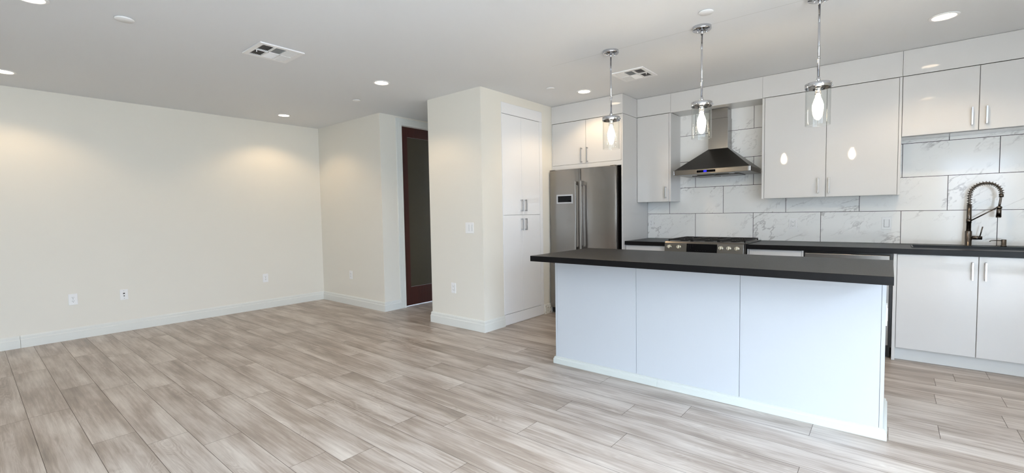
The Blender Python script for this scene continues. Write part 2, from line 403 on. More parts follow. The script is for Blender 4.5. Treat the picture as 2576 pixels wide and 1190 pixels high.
# right wall and the wall behind the camera, with their window openings
def wall_with_openings(name, axis, pos, thick, lo, hi, wins):
    bm = bmesh.new(); cur = lo
    def put(a, b, z0, z1):
        if axis == 'x': bx(bm, pos, pos + thick, a, b, z0, z1)
        else: bx(bm, a, b, pos - thick, pos, z0, z1)
    for a, b in wins:
        put(cur, a, 0, H); put(a, b, 0, WZ0); put(a, b, WZ1, H); cur = b
    put(cur, hi, 0, H)
    struct(name, bm, PAINT)
wall_with_openings('wall_right', 'x', XE, 0.14, Y0 - 0.14, YK + 0.13, WINS_R)
wall_with_openings('wall_behind', 'y', Y0, 0.14, XL - 0.12, XE, WINS_B)
wn = 0
for ax, wins in (('x', WINS_R), ('y', WINS_B)):
    for a, b in wins:
        wn += 1
        fr = bmesh.new(); t_ = 0.05; mid = (a + b) / 2
        for (u0, u1, z0, z1) in ((a, a + t_, WZ0, WZ1), (b - t_, b, WZ0, WZ1), (mid - t_ / 2, mid + t_ / 2, WZ0 + t_, WZ1 - t_), (a + t_, b - t_, WZ0, WZ0 + t_), (a + t_, b - t_, WZ1 - t_, WZ1)):
            if ax == 'x': bx(fr, XE + 0.03, XE + 0.09, u0, u1, z0, z1)
            else: bx(fr, u0, u1, Y0 - 0.09, Y0 - 0.03, z0, z1)
        wo_ = struct('window_%d' % wn, fr, TRIM)
        pb = bmesh.new()
        if ax == 'x': bx(pb, XE + 0.055, XE + 0.061, a + t_, b - t_, WZ0 + t_, WZ1 - t_)
        else: bx(pb, a + t_, b - t_, Y0 - 0.061, Y0 - 0.055, WZ0 + t_, WZ1 - t_)
        p_ = obj('pane', pb, PANE); p_.parent = wo_

# tiled wall
def tiles():
    bm = bmesh.new(); uvl = bm.loops.layers.uv.new('UVMap'); pr = bm.faces.layers.float.new('prnd')
    W = 0.6016; Hh = 0.2986; T0 = -1.7269; g = 0.0022; rnd = random.Random(5)
    x_lo, x_hi, z_lo, z_hi = XR, XE, 0.9145, ZU + 0.02
    zs = [0.9115 + Hh * k for k in range(6)]
    for r in range(5):
        z0, z1 = zs[r], zs[r + 1]; off = 0 if r % 2 == 0 else -0.5 * W
        k = -3
        while T0 + off + W * k < x_hi:
            a = T0 + off + W * k; b = a + W; k += 1
            a_, b_ = max(a, x_lo), min(b, x_hi); z0_, z1_ = max(z0, z_lo), min(z1, z_hi)
            if b_ - a_ < 0.005 or z1_ - z0_ < 0.005: continue
            vs = [bm.verts.new(p) for p in ((a_ + g, YK, z0_ + g), (b_ - g, YK, z0_ + g), (b_ - g, YK, z1_ - g), (a_ + g, YK, z1_ - g))]
            f = bm.faces.new(vs); f[pr] = rnd.choice([0.13, 0.37, 0.61, 0.82, 0.95]) + rnd.random() * 0.001
            for lp in f.loops: lp[uvl].uv = (lp.vert.co.x - a, lp.vert.co.z - z0)
    n = len(bm.faces)
    bx(bm, x_lo, x_hi, YK + 0.0015, YK + 0.011, z_lo, z_hi)
    bm.faces.ensure_lookup_table()
    for f in bm.faces[n:]: f.material_index = 1
    me = bpy.data.meshes.new('wall_backsplash'); bm.normal_update(); bm.to_mesh(me); bm.free()
    me.materials.append(TILEM); me.materials.append(GROUT)
    o = bpy.data.objects.new('wall_backsplash', me); COL.objects.link(o); o['kind'] = 'structure'
tiles()

# baseboards: two stepped profile swept along a straight run
def base_run(bm, p, q, nrm, ext0=0.0, ext1=0.0, h=0.122):
    # p->q along the wall (2D), nrm points into the room
    p = Vector(p); q = Vector(q); d = (q - p).normalized(); nrm = Vector(nrm)
    prof = [(0.0, 0.0), (0.018, 0.0), (0.018, 0.080), (0.013, 0.088), (0.013, 0.108), (0.007, h), (0.0, h)]
    A = []; B = []
    for o, z in prof:
        a = p - d * (ext0 * o / 0.018 if ext0 else 0) + nrm * o; b = q + d * (ext1 * o / 0.018 if ext1 else 0) + nrm * o
        A.append((a.x, a.y, z)); B.append((b.x, b.y, z))
    poly_prism(bm, A, B)
b = bmesh.new(); base_run(b, (XL, 0.318), (XL, YB), (1, 0), 0, -0.018); base_run(b, (XL, Y0), (XL, 0.3155), (1, 0)); struct('baseboard_left', b, TRIM)
b = bmesh.new(); base_run(b, (XL, YB), (XD, YB), (0, -1), -0.018, 0.018); struct('baseboard_back', b, TRIM)
b = bmesh.new(); base_run(b, (XD, YB), (XD, 3.697), (1, 0), 0.018, 0); base_run(b, (XD, 4.70), (XD, 5.6), (1, 0)); struct('baseboard_hallway', b, TRIM)
b = bmesh.new(); base_run(b, (XC, YB), (XP, YB), (0, -1), 0.018, 0.018); base_run(b, (XP, YB), (XP, PY0 - 0.001), (1, 0), 0.018, 0)
base_run(b, (XC, YB), (XC, 5.6), (-1, 0), 0.018, 0); struct('baseboard_pantry', b, TRIM)
b = bmesh.new(); base_run(b, (XP, PY1 + 0.012), (XP, 4.715), (1, 0)); struct('baseboard_fridge', b, SCUFF)
b = bmesh.new(); base_run(b, (XE, Y0), (XE, 4.10), (-1, 0)); struct('baseboard_right', b, TRIM)
b = bmesh.new(); base_run(b, (XL + 0.02, Y0), (XE - 0.02, Y0), (0, 1)); struct('baseboard_behind', b, TRIM)
# scuff marks on the short damaged piece
def scuff_mat():
    t, N, L, bb = nodes(SCUFF); c = N.new('ShaderNodeTexCoord'); n = N.new('ShaderNodeTexNoise'); n.inputs['Scale'].default_value = 38; n.inputs['Detail'].default_value = 4
    L.new(c.outputs['Object'], n.inputs['Vector']); r = N.new('ShaderNodeValToRGB')
    r.color_ramp.elements[0].position = 0.32; r.color_ramp.elements[0].color = S(120, 95, 62); r.color_ramp.elements[1].position = 0.42; r.color_ramp.elements[1].color = S(226, 224, 216)
    L.new(n.outputs[0], r.inputs[0]); L.new(r.outputs[0], bb.inputs['Base Color'])
scuff_mat()

# hallway door and its casing
b = bmesh.new()
def casing(bm):
    o0, o1 = 0.088, 0.0
    for (w0, w1, t_) in ((0.088, 0.074, 0.020), (0.074, 0.030, 0.014), (0.030, 0.0, 0.019)):
        bx(bm, XD, XD + t_, DY0 - w0, DY0 - w1, 0, DZ + w1)
        bx(bm, XD, XD + t_, DY1 + w1, DY1 + w0, 0, DZ + w1)
        bx(bm, XD, XD + t_, DY0 - w0, DY1 + w0, DZ + w1, DZ + w0)
casing(b); struct('trim_1', b, TRIM, 0.002)
b = bmesh.new(); s0, s1 = XD - 0.075, XD - 0.035; y0, y1 = DY0 + 0.004, DY1 - 0.004
for z0, z1, a, c in ((0.006, DZ - 0.004, y0, y0 + 0.120), (0.006, DZ - 0.004, y1 - 0.120, y1), (0.006, 0.258, y0 + 0.120, y1 - 0.120), (2.300, DZ - 0.004, y0 + 0.120, y1 - 0.120)):
    bx(b, s0, s1, a, c, z0, z1)
dr = struct('door_1', b, MAHOG, 0.0015)
p_ = obj('glass_panel', boxes([(s0 + 0.012, s1 - 0.014, y0 + 0.121, y1 - 0.121, 0.259, 2.299)]), DGLASS); p_.parent = dr
b = bmesh.new(); kz = 0.98; ky = y1 - 0.06
tube(b, (s1, ky, kz), (s1 + 0.03, ky, kz), 0.012); tube(b, (s1 + 0.001, ky, kz), (s1 + 0.008, ky, kz), 0.026); tube(b, (s1 + 0.03, ky + 0.01, kz), (s1 + 0.03, ky - 0.10, kz), 0.009)
p_ = obj('door_handle', b, NICKEL); p_.parent = dr

# ------------------------------------------------------------------ small repeated parts
def pull_v(parent, x, y, z0, z1, nx=0, ny=-1, name='handle', m=NICKEL, proj=0.030, r=0.0055):
    """vertical square bar pull standing off a door face whose outward normal is (nx,ny)"""
    bm = bmesh.new(); s = r
    cx, cy = x + nx * proj, y + ny * proj
    bx(bm, cx - s, cx + s, cy - s, cy + s, z0, z1)
    for zz in (z0 + 0.008, z1 - 0.008):
        if nx: bx(bm, min(x, cx), max(x, cx), y - s, y + s, zz - 0.008, zz + 0.008)
        else: bx(bm, x - s, x + s, min(y, cy), max(y, cy), zz - 0.008, zz + 0.008)
    return obj(name, bm, m, parent, 0.001)
def door_y(parent, x0, x1, z0, z1, yf, m=GLOSS, th=0.018, name='door', g=0.0021):
    """door leaf facing -Y with its front at yf"""
    return obj(name, boxes([(x0 + g, x1 - g, yf, yf + th, z0 + g, z1 - g)]), m, parent, 0.0012)

# ------------------------------------------------------------------ pantry
t = thing('pantry_cabinet', 'tall built-in white pantry with four doors set into the wall left of the fridge', 'cabinet', (XP, (PY0 + PY1) / 2, 0))
pf = XP + 0.003
obj('cabinet_body', boxes([(XC + 0.13, XP - 0.018, PY0 + 0.004, PY1 - 0.004, 0.004, PZ - 0.004)]), CARC, t)
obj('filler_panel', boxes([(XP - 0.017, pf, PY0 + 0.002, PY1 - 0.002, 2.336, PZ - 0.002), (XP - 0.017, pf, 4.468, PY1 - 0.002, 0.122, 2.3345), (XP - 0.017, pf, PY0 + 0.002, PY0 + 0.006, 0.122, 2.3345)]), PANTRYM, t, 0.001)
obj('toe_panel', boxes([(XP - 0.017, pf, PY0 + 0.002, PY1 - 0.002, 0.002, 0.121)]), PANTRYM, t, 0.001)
for a, c, hy in ((3.783, 4.118, 4.094), (4.118, 4.466, 4.166)):
    for z0, z1, h0, h1 in ((1.228, 2.332, 1.268, 1.402), (0.124, 1.228, 1.050, 1.186)):
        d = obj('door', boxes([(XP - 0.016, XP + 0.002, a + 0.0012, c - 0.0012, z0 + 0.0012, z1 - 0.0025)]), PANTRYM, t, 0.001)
        pull_v(d, XP + 0.002, hy, h0, h1, 1, 0)

# ------------------------------------------------------------------ fridge housing
FS0, FS1 = -2.317, XR      # tall side panel right of the fridge
t = thing('fridge_cabinet', 'glossy white two door cabinet above the fridge with its tall side panel', 'cabinet', (-2.78, YW, 0))
yb = YK + 0.008
obj('side_panel', boxes([(FS0, FS1 - 0.0005, YW, yb, 0.002, 2.333)]), GLOSS, t, 0.001)
obj('fascia_panel', boxes([(XP + 0.003, FS1 - 0.0005, YW, YW + 0.02, 2.3365, H - 0.003), (FS0, FS1 - 0.0005, YW + 0.02, yb, 2.3365, H - 0.003)]), GLOSS, t, 0.001)
obj('cabinet_body', boxes([(XP + 0.003, FS0 - 0.001, YW + 0.021, yb, 1.775, 2.333)]), CARC, t)
obj('frame', boxes([(XP + 0.003, FS0 - 0.001, YW + 0.001, YW + 0.020, 1.768, 1.8195), (XP + 0.003, -3.243, YW + 0.001, YW + 0.020, 1.8195, 2.333)]), GLOSS, t, 0.001)
for a, c, hx in ((-3.242, -2.770, -2.822), (-2.770, -2.3185, -2.744)):
    d = door_y(t, a, c, 1.8205, 2.333, YW + 0.001)
    pull_v(d, hx, YW + 0.001, 1.832, 2.006)

# ------------------------------------------------------------------ refrigerator
t = thing('refrigerator', 'stainless steel french door refrigerator with small black control display on its left door', 'refrigerator', (-2.79, 5.0, 0))
fx0, fx1, fy = -3.236, -2.345, 4.640
obj('cabinet_body', boxes([(fx0 + 0.004, fx1 - 0.004, fy + 0.062, 5.36, 0.012, 1.748)]), DSTEEL, t, 0.004)
def curved_door(x0, x1, z0, z1, bulge=0.012, n=14):
    bm = bmesh.new(); th = 0.055; F = []; 
    xs = [x0 + (x1 - x0) * i / n for i in range(n + 1)]
    prof = []
    for x in xs:
        s = (x - (x0 + x1) / 2) / ((x1 - x0) / 2); prof.append((x, fy + bulge * s * s * abs(s)))
    pa = [(x, y, z0) for x, y in prof] + [(x1, fy + th, z0), (x0, fy + th, z0)]
    pb = [(x, y, z1) for x, y in prof] + [(x1, fy + th, z1), (x0, fy + th, z1)]
    poly_prism(bm, pa, pb)
    for f in bm.faces:
        if len(f.verts) == 4: f.smooth = True
    return bm
seam = -2.796
for x0, x1, hx in ((fx0, seam - 0.003, seam - 0.040), (seam + 0.003, fx1, seam + 0.034)):
    d = obj('door', curved_door(x0, x1, 0.705, 1.757), STEEL, t, 0.003)
    d.modifiers['bevel'].limit_method = 'ANGLE'; d.modifiers['bevel'].angle_limit = math.radians(50)
    b = bmesh.new(); hy = fy - 0.050
    bx(b, hx - 0.012, hx + 0.012, hy - 0.010, hy + 0.008, 0.790, 1.612)
    for zz in (0.815, 1.587): bx(b, hx - 0.010, hx + 0.010, hy + 0.008, fy + 0.012, zz - 0.022, zz + 0.022)
    obj('handle', b, STEEL, d, 0.004, 3)
    if x0 == fx0:
        obj('display_frame', boxes([(-3.128, -2.898, fy - 0.0035, fy + 0.006, 1.352, 1.462)]), NICKEL, d, 0.001)
        obj('display', boxes([(-3.108, -2.918, fy - 0.0050, fy - 0.0036, 1.370, 1.444)]), GLASSB, d)
d = obj('freezer_drawer', boxes([(fx0, fx1, fy + 0.002, fy + 0.057, 0.075, 0.695)]), STEEL, t, 0.003)
b = bmesh.new(); bx(b, fx0 + 0.08, fx1 - 0.08, fy - 0.056, fy - 0.038, 0.600, 0.624)
for xx in (fx0 + 0.11, fx1 - 0.11): bx(b, xx - 0.02, xx + 0.02, fy - 0.038, fy + 0.003, 0.602, 0.622)
obj('handle', b, STEEL, d, 0.003)
obj('toe_grille', boxes([(fx0 + 0.01, fx1 - 0.01, fy + 0.03, fy + 0.06, 0.012, 0.070)]), BLACKP, t)
for hb in ((fx1 - 0.07, fx1 - 0.003), (fx0 + 0.003, fx0 + 0.07)):
    obj('hinge_cover', boxes([(hb[0], hb[1], fy + 0.01, fy + 0.09, 1.7585, 1.7635)]), BLACKP, t)

# ------------------------------------------------------------------ wall cabinets
ub = YK - 0.002
def wall_cabinet(label, x0, x1, z0, doors, left_edge=0.0, right_edge=0.0, fx0_=None, fx1_=None):
    t = thing('wall_cabinet', label, 'cabinet', ((x0 + x1) / 2, YS, z0))
    obj('cabinet_body', boxes([(x0, x1, YS + 0.0205, ub, z0 + 0.001, ZU - 0.001)]), GLOSS, t, 0.001)
    ed = []
    if left_edge: ed.append((x0, x0 + left_edge, YS, YS + 0.0200, z0, ZU - 0.002))
    if right_edge: ed.append((x1 - right_edge, x1, YS, YS + 0.0200, z0, ZU - 0.002))
    for e_ in ed: obj('edge_panel', boxes([e_]), GLOSS, t, 0.001)
    for a, c, hx, h0, h1 in doors:
        d = door_y(t, a, c, z0, ZU - 0.002, YS)
        pull_v(d, hx, YS, h0, h1)
    obj('fascia_panel', boxes([(fx0_ if fx0_ is not None else x0, (fx1_ if fx1_ is not None else x1) - 0.0015, YS, YS + 0.02, ZU + 0.002, H - 0.003)]), GLOSS, t, 0.0008)
    return t
wall_cabinet('narrow glossy white wall cabinet with one door between the fridge panel and the range hood', XR + 0.002, -1.900, ZB,
             [(XR + 0.002, -1.920, -1.955, 1.388, 1.520)], 0, 0.019, XR + 0.002, -1.902)
wall_cabinet('wide glossy white wall cabinet with two tall doors right of the range hood', -0.989, 0.0625, ZB,
             [(-0.968, -0.462, -0.517, 1.388, 1.528), (-0.462, 0.044, -0.434, 1.386, 1.526)], 0.020, 0.018, -0.987, 0.0630)
wall_cabinet('short glossy white wall cabinet with two doors high above the sink', 0.0640, 0.979, 1.8365,
             [(0.0640, 0.5205, 0.482, 1.877, 2.015), (0.5205, 0.979, 0.562, 1.877, 2.013)], 0, 0, 0.0635, 0.979)
wall_cabinet('glossy white wall cabinet right of the sink, just past the photo edge', 0.980, 1.90, ZB,
             [(0.980, 1.44, 1.40, 1.388, 1.52), (1.44, 1.90, 1.48, 1.388, 1.52)], 0, 0)
t = thing('filler_panel', 'plain glossy white panel bridging the wall cabinets above the range hood', 'panel', (-1.44, YS, ZU))
obj('fascia_panel', boxes([(-1.9015, -0.9885, YS, YS + 0.02, ZU - 0.001, H - 0.003)]), GLOSS, t, 0.0008)
obj('top_board', boxes([(-1.8985, -0.9905, YS + 0.0205, ub, ZU + 0.001, ZU + 0.018)]), CARC, t)

# ------------------------------------------------------------------ range hood
hx0, hx1, hy0, hyb = -1.797, -1.052, 4.905, YK - 0.002
t = thing('range_hood', 'stainless steel pyramid chimney range hood with a blue lit display over the stove', 'range hood', (-1.42, 5.2, 1.62))
zt, zb_ = 1.672, 1.622
obj('canopy_rim', boxes([(hx0, hx1, hy0, hyb, zb_, zt)]), STEELH, t, 0.003)
cx0, cx1, cy0 = -1.545, -1.340, 5.245
b = bmesh.new(); z1 = 1.905
v = [b.verts.new(p) for p in ((hx0 + 0.004, hy0 + 0.004, zt + 0.0005), (hx1 - 0.004, hy0 + 0.004, zt + 0.0005), (hx1 - 0.004, hyb, zt + 0.0005), (hx0 + 0.004, hyb, zt + 0.0005), (cx0, cy0, z1), (cx1, cy0, z1), (cx1, hyb, z1), (cx0, hyb, z1))]
for f in ((0, 3, 2, 1), (4, 5, 6, 7), (0, 1, 5, 4), (1, 2, 6, 5), (2, 3, 7, 6), (3, 0, 4, 7)): b.faces.new([v[i] for i in f])
obj('canopy', b, HOODM, t, 0.002)
obj('chimney', boxes([(cx0 + 0.003, cx1 - 0.003, cy0 + 0.003, hyb, z1 + 0.0005, 2.23)]), STEEL, t, 0.002)
obj('chimney_upper', boxes([(cx0 + 0.008, cx1 - 0.008, cy0 + 0.008, hyb, 2.2305, ZU - 0.003)]), STEEL, t, 0.002)
obj('control_panel', boxes([(-1.555, -1.372, hy0 - 0.0015, hy0 - 0.0002, 1.636, 1.660)]), GLASSB, t)
p_ = obj('display', boxes([(-1.487, -1.457, hy0 - 0.0022, hy0 - 0.0016, 1.639, 1.657)]), BLUE, t, label='blue lit display')
for xx in (-1.62, -1.25):
    b = bmesh.new(); tube(b, (xx, hy0 + 0.13, zb_ - 0.004), (xx, hy0 + 0.13, zb_ - 0.0003), 0.028); obj('lamp_cover', b, PLAST, t)
obj('corner_cap', boxes([(hx1 - 0.020, hx1 + 0.002, hy0 - 0.002, hy0 + 0.01, zb_ + 0.002, zt - 0.002)]), CHROME, t, 0.002)
obj('corner_cap', boxes([(hx0 - 0.002, hx0 + 0.008, hy0 - 0.002, hy0 + 0.01, zb_ + 0.002, zt - 0.002)]), CHROME, t, 0.002)
b = bmesh.new(); bx(b, hx0 + 0.14, hx0 + 0.36, hy0 + 0.17, hyb - 0.05, zb_ - 0.010, zb_ - 0.0005); bx(b, hx0 + 0.38, hx1 - 0.14, hy0 + 0.17, hyb - 0.05, zb_ - 0.010, zb_ - 0.0005)
obj('filter', b, DSTEEL, t, 0.001)

# ------------------------------------------------------------------ base cabinets and worktops
YCD, YCF, CT, CB = 4.790, 4.762, 0.914, 0.8715
def base_cab(label, x0, x1, doors=(), drawers=(), panels=(), sink=False):
    t = thing('base_cabinet', label, 'cabinet', ((x0 + x1) / 2, YCD, 0))
    obj('cabinet_body', boxes([(x0, x1, YCD + 0.0195, yb, 0.108, 0.690 if sink else CB - 0.001)]), CARC, t)
    if sink: obj('front_rail', boxes([(x0, x1, YCD + 0.0195, YCD + 0.038, 0.6905, CB - 0.001)]), CARC, t)
    obj('toe_kick', boxes([(x0, x1, 4.850, 4.866, 0.001, 0.1075)]), CARC, t)
    for a, c in panels: obj('edge_panel', boxes([(a, c, YCD - 0.001, 4.849, 0.001, CB - 0.001)]), GLOSS, t, 0.001)
    for a, c, hx in doors:
        d = door_y(t, a, c, 0.108, CB - 0.003, YCD)
        pull_v(d, hx, YCD, 0.690, 0.825)
    for a, c, z0, z1 in drawers:
        d = door_y(t, a, c, z0, z1, YCD, name='drawer')
        b = bmesh.new(); m_ = (a + c) / 2; zz = (z0 + z1) / 2
        bx(b, m_ - 0.068, m_ + 0.068, YCD - 0.036, YCD - 0.025, zz - 0.0055, zz + 0.0055)
        for q in (-0.06, 0.06): bx(b, m_ + q - 0.0055, m_ + q + 0.0055, YCD - 0.026, YCD, zz - 0.0055, zz + 0.0055)
        obj('handle', b, NICKEL, d, 0.001)
    return t
base_cab('narrow white base cabinet between the fridge panel and the left side of the stove', XR + 0.002, -1.832, drawers=[(XR + 0.002, -1.846, 0.690, CB - 0.003), (XR + 0.002, -1.846, 0.40, 0.687), (XR + 0.002, -1.846, 0.108, 0.397)])
base_cab('white base cabinet with drawers between the stove and the dishwasher', -1.046, -0.588, drawers=[(-1.030, -0.603, 0.690, CB - 0.003), (-1.030, -0.603, 0.40, 0.687), (-1.030, -0.603, 0.108, 0.397)], panels=[(-1.046, -1.032), (-0.602, -0.588)])
base_cab('glossy white two door base cabinet under the black sink', 0.0305, 0.979, doors=[(0.0525, 0.515, 0.482), (0.515, 0.977, 0.551)], panels=[(0.0305, 0.0515)], sink=True)
base_cab('glossy white base cabinet right of the sink, just past the photo edge', 0.980, 1.90, doors=[(0.980, 1.44, 1.40), (1.44, 1.90, 1.48)])

def slab(name, label, bl, org, bevel=0.002):
    t = thing(name, label, 'worktop', org)
    obj('slab', boxes(bl), STONE, t, bevel); return t
slab('worktop', 'short black stone worktop piece between the fridge panel and the stove', [(XR + 0.001, -1.8335, YCF, YK - 0.001, CB, CT)], (-2.07, 5.1, CB))
SX0, SX1, SY0, SY1 = 0.142, 0.860, 4.900, 5.235
def hole_slab():
    bm = bmesh.new(); xs = [-1.0445, SX0, SX1, 1.90]; ys = [YCF, SY0, SY1, YK - 0.001]
    g = {}
    for z in (CB, CT):
        for i, x in enumerate(xs):
            for j, y in enumerate(ys): g[i, j, z] = bm.verts.new((x, y, z))
    for i in range(3):
        for j in range(3):
            if (i, j) == (1, 1): continue
            for z in (CB, CT): bm.faces.new([g[i, j, z], g[i + 1, j, z], g[i + 1, j + 1, z], g[i, j + 1, z]])
    def side(p, q): bm.faces.new([g[p[0], p[1], CB], g[q[0], q[1], CB], g[q[0], q[1], CT], g[p[0], p[1], CT]])
    for i in range(3): side((i, 0), (i + 1, 0)); side((i, 3), (i + 1, 3)); side((0, i), (0, i + 1)); side((3, i), (3, i + 1))
    side((1, 1), (2, 1)); side((1, 2), (2, 2)); side((1, 1), (1, 2)); side((2, 1), (2, 2))
    return bm
t = thing('worktop', 'long black stone worktop running from the stove past the sink', 'worktop', (0.4, 5.1, CB)); obj('slab', hole_slab(), STONE, t, 0.002)

# sink
t = thing('sink', 'black rectangular sink let into the long worktop beneath the spring faucet', 'sink', (0.5, 5.07, 0.70))
b = bmesh.new(); s0x, s1x, s0y, s1y = SX0 + 0.002, SX1 - 0.002, SY0 + 0.002, SY1 - 0.002
for bb in ((s0x, s0x + 0.01, s0y, s1y, 0.70, CT + 0.004), (s1x - 0.01, s1x, s0y, s1y, 0.70, CT + 0.004), (s0x + 0.01, s1x - 0.01, s0y, s0y + 0.01, 0.70, CT + 0.004), (s0x + 0.01, s1x - 0.01, s1y - 0.01, s1y, 0.70, CT + 0.004), (s0x + 0.01, s1x - 0.01, s0y + 0.01, s1y - 0.01, 0.70, 0.712)): bx(b, *bb)
obj('basin', b, SINKM, t)
b = bmesh.new(); lathe(b, (0.5, 5.08, 0.713), [(0.045, 0.0), (0.045, 0.003), (0.03, 0.004), (0.0, 0.001)]); obj('drain', b, FAUC, t)

# faucet
FX, FY = 0.504, 5.305
t = thing('kitchen_faucet', 'tall brushed nickel spring neck kitchen faucet standing behind the sink', 'faucet', (FX, FY, CT))
b = bmesh.new(); lathe(b, (FX, FY, CT), [(0.0, 0.125), (0.0205, 0.125), (0.0215, 0.12), (0.0215, 0.006), (0.027, 0.004), (0.027, 0.0008), (0, 0.0008)]); obj('base', b, FAUC, t)
b = bmesh.new(); tube(b, (FX, FY, CT + 0.1255), (FX, FY, CT + 0.345), 0.0155); tube(b, (FX, FY, CT + 0.19), (FX, FY, CT + 0.225), 0.0172); obj('riser', b, FAUC, t)
# arch path of the spring hose
def arch(n=90):
    pts = []; R_ = 0.085; cx = FX + R_ + 0.002; z0 = CT + 0.345; zc = 1.338
    def P(x, z): return Vector((x, FY - 0.35 * (x - FX), z))
    for i in range(20): pts.append(P(FX, z0 + (zc - z0) * i / 20))
    for i in range(n + 1):
        a = math.pi - math.pi * 1.03 * i / n; pts.append(P(cx + R_ * math.cos(a), zc + (R_ + 0.004) * math.sin(a)))
    return pts
ap = arch()
end = ap[-1]
hose = ap + [Vector((end.x - 0.0018 * k, end.y, end.z - 0.018 * k)) for k in range(1, 6)]
b = bmesh.new(); sweep(b, hose, 0.0075, 10); obj('hose', b, FAUC, t)
b = bmesh.new(); turns = 21; N_ = turns * 14; cp = []
up = Vector((0.33, 0.94, 0)).normalized()
for i in range(N_ + 1):
    s = i / N_ * (len(ap) - 1); k = min(int(s), len(ap) - 2); f_ = s - k; c = ap[k].lerp(ap[k + 1], f_); d = (ap[k + 1] - ap[k]).normalized(); u = up; v_ = d.cross(u)
    a = 2 * math.pi * turns * i / N_; cp.append(c + (u * math.cos(a) + v_ * math.sin(a)) * 0.0145)
sweep(b, cp, 0.0025, 6); obj('spring', b, FAUC, t)
hd = hose[-1]
b = bmesh.new(); tube(b, end + Vector((0, 0, 0.004)), end - Vector((0, 0, 0.02)), 0.014); obj('collar', b, FAUC, t)
b = bmesh.new(); tube(b, hd, hd - Vector((0.002, 0, 0.085)), 0.0125, 0.0165); tube(b, hd - Vector((0.002, 0, 0.085)), hd - Vector((0.002, 0, 0.092)), 0.0165, 0.013); obj('spray_head', b, FAUC, t)
b = bmesh.new(); tube(b, (FX + 0.010, FY - 0.004, CT + 0.208), (hd.x - 0.012, hd.y, hd.z - 0.012), 0.005); tube(b, hd - Vector((0, 0, 0.004)), hd - Vector((0, 0, 0.020)), 0.0168); obj('support_arm', b, FAUC, t)
b = bmesh.new(); tube(b, (FX + 0.018, FY, CT + 0.068), (FX + 0.080, FY, CT + 0.068), 0.0145); tube(b, (FX + 0.066, FY, CT + 0.075), (FX + 0.080, FY - 0.01, CT + 0.160), 0.0042); obj('lever_handle', b, FAUC, t)
# soap dispenser
t = thing('soap_dispenser', 'small brushed nickel soap dispenser with a thin spout right of the faucet', 'soap dispenser', (0.706, 5.305, CT))
b = bmesh.new(); lathe(b, (0.706, 5.305, CT), [(0, 0.058), (0.0145, 0.058), (0.0155, 0.055), (0.0155, 0.012), (0.018, 0.010), (0.018, 0.0008), (0, 0.0008)], 28); obj('pump_body', b, FAUC, t)
b = bmesh.new(); sweep(b, [(0.702, 5.303, CT + 0.048), (0.66, 5.295, CT + 0.050), (0.634, 5.29, CT + 0.048), (0.624, 5.288, CT + 0.041)], 0.0035, 8); obj('spout', b, FAUC, t)

# ------------------------------------------------------------------ dishwasher
t = thing('dishwasher', 'stainless steel dishwasher built in between white cabinets behind the island end', 'dishwasher', (-0.28, 4.8, 0))
obj('tub', boxes([(-0.575, 0.020, 4.812, 5.34, 0.10, 0.845)]), BLACKP, t)
d = obj('door', boxes([(-0.577, 0.008, 4.780, 4.8115, 0.115, 0.852)]), STEEL, t, 0.004)
b = bmesh.new(); bx(b, -0.53, -0.04, 4.738, 4.752, 0.775, 0.795)
for xx in (-0.51, -0.06): bx(b, xx - 0.01, xx + 0.01, 4.751, 4.781, 0.777, 0.793)
obj('handle', b, STEEL, d, 0.003)
obj('toe_panel', boxes([(-0.577, 0.020, 4.855, 4.865, 0.003, 0.113)]), BLACKP, t)
obj('side_gasket', boxes([(0.0095, 0.028, 4.800, 4.8115, 0.10, 0.868), (-0.5865, -0.5785, 4.800, 4.8115, 0.10, 0.868), (-0.5785, 0.0095, 4.800, 4.8115, 0.854, 0.868)]), BLACKP, t)

# ------------------------------------------------------------------ gas range
rx0, rx1 = -1.8310, -1.0470
t = thing('gas_range', 'stainless steel slide-in gas range with black grates and five front knobs', 'stove', (-1.44, 5.0, 0))
obj('oven_body', boxes([(rx0 + 0.006, rx1 - 0.006, 4.745, 5.395, 0.06, 0.800)]), DSTEEL, t)
obj('oven_body_top', boxes([(rx0 + 0.006, rx1 - 0.006, 4.775, 5.395, 0.8005, 0.9155)]), DSTEEL, t)
d = obj('oven_door', boxes([(rx0 + 0.008, rx1 - 0.008, 4.705, 4.7445, 0.21, 0.792)]), STEELH, t, 0.004)
obj('window', boxes([(rx0 + 0.12, rx1 - 0.12, 4.7035, 4.7048, 0.32, 0.62)]), GLASSB, d)
b = bmesh.new(); tube(b, (rx0 + 0.06, 4.655, 0.735), (rx1 - 0.06, 4.655, 0.735), 0.012)
for xx in (rx0 + 0.09, rx1 - 0.09): tube(b, (xx, 4.655, 0.735), (xx, 4.706, 0.735), 0.009)
obj('handle', b, STEEL, d)
d = obj('drawer', boxes([(rx0 + 0.008, rx1 - 0.008, 4.708, 4.7445, 0.065, 0.205)]), STEELH, t, 0.003)
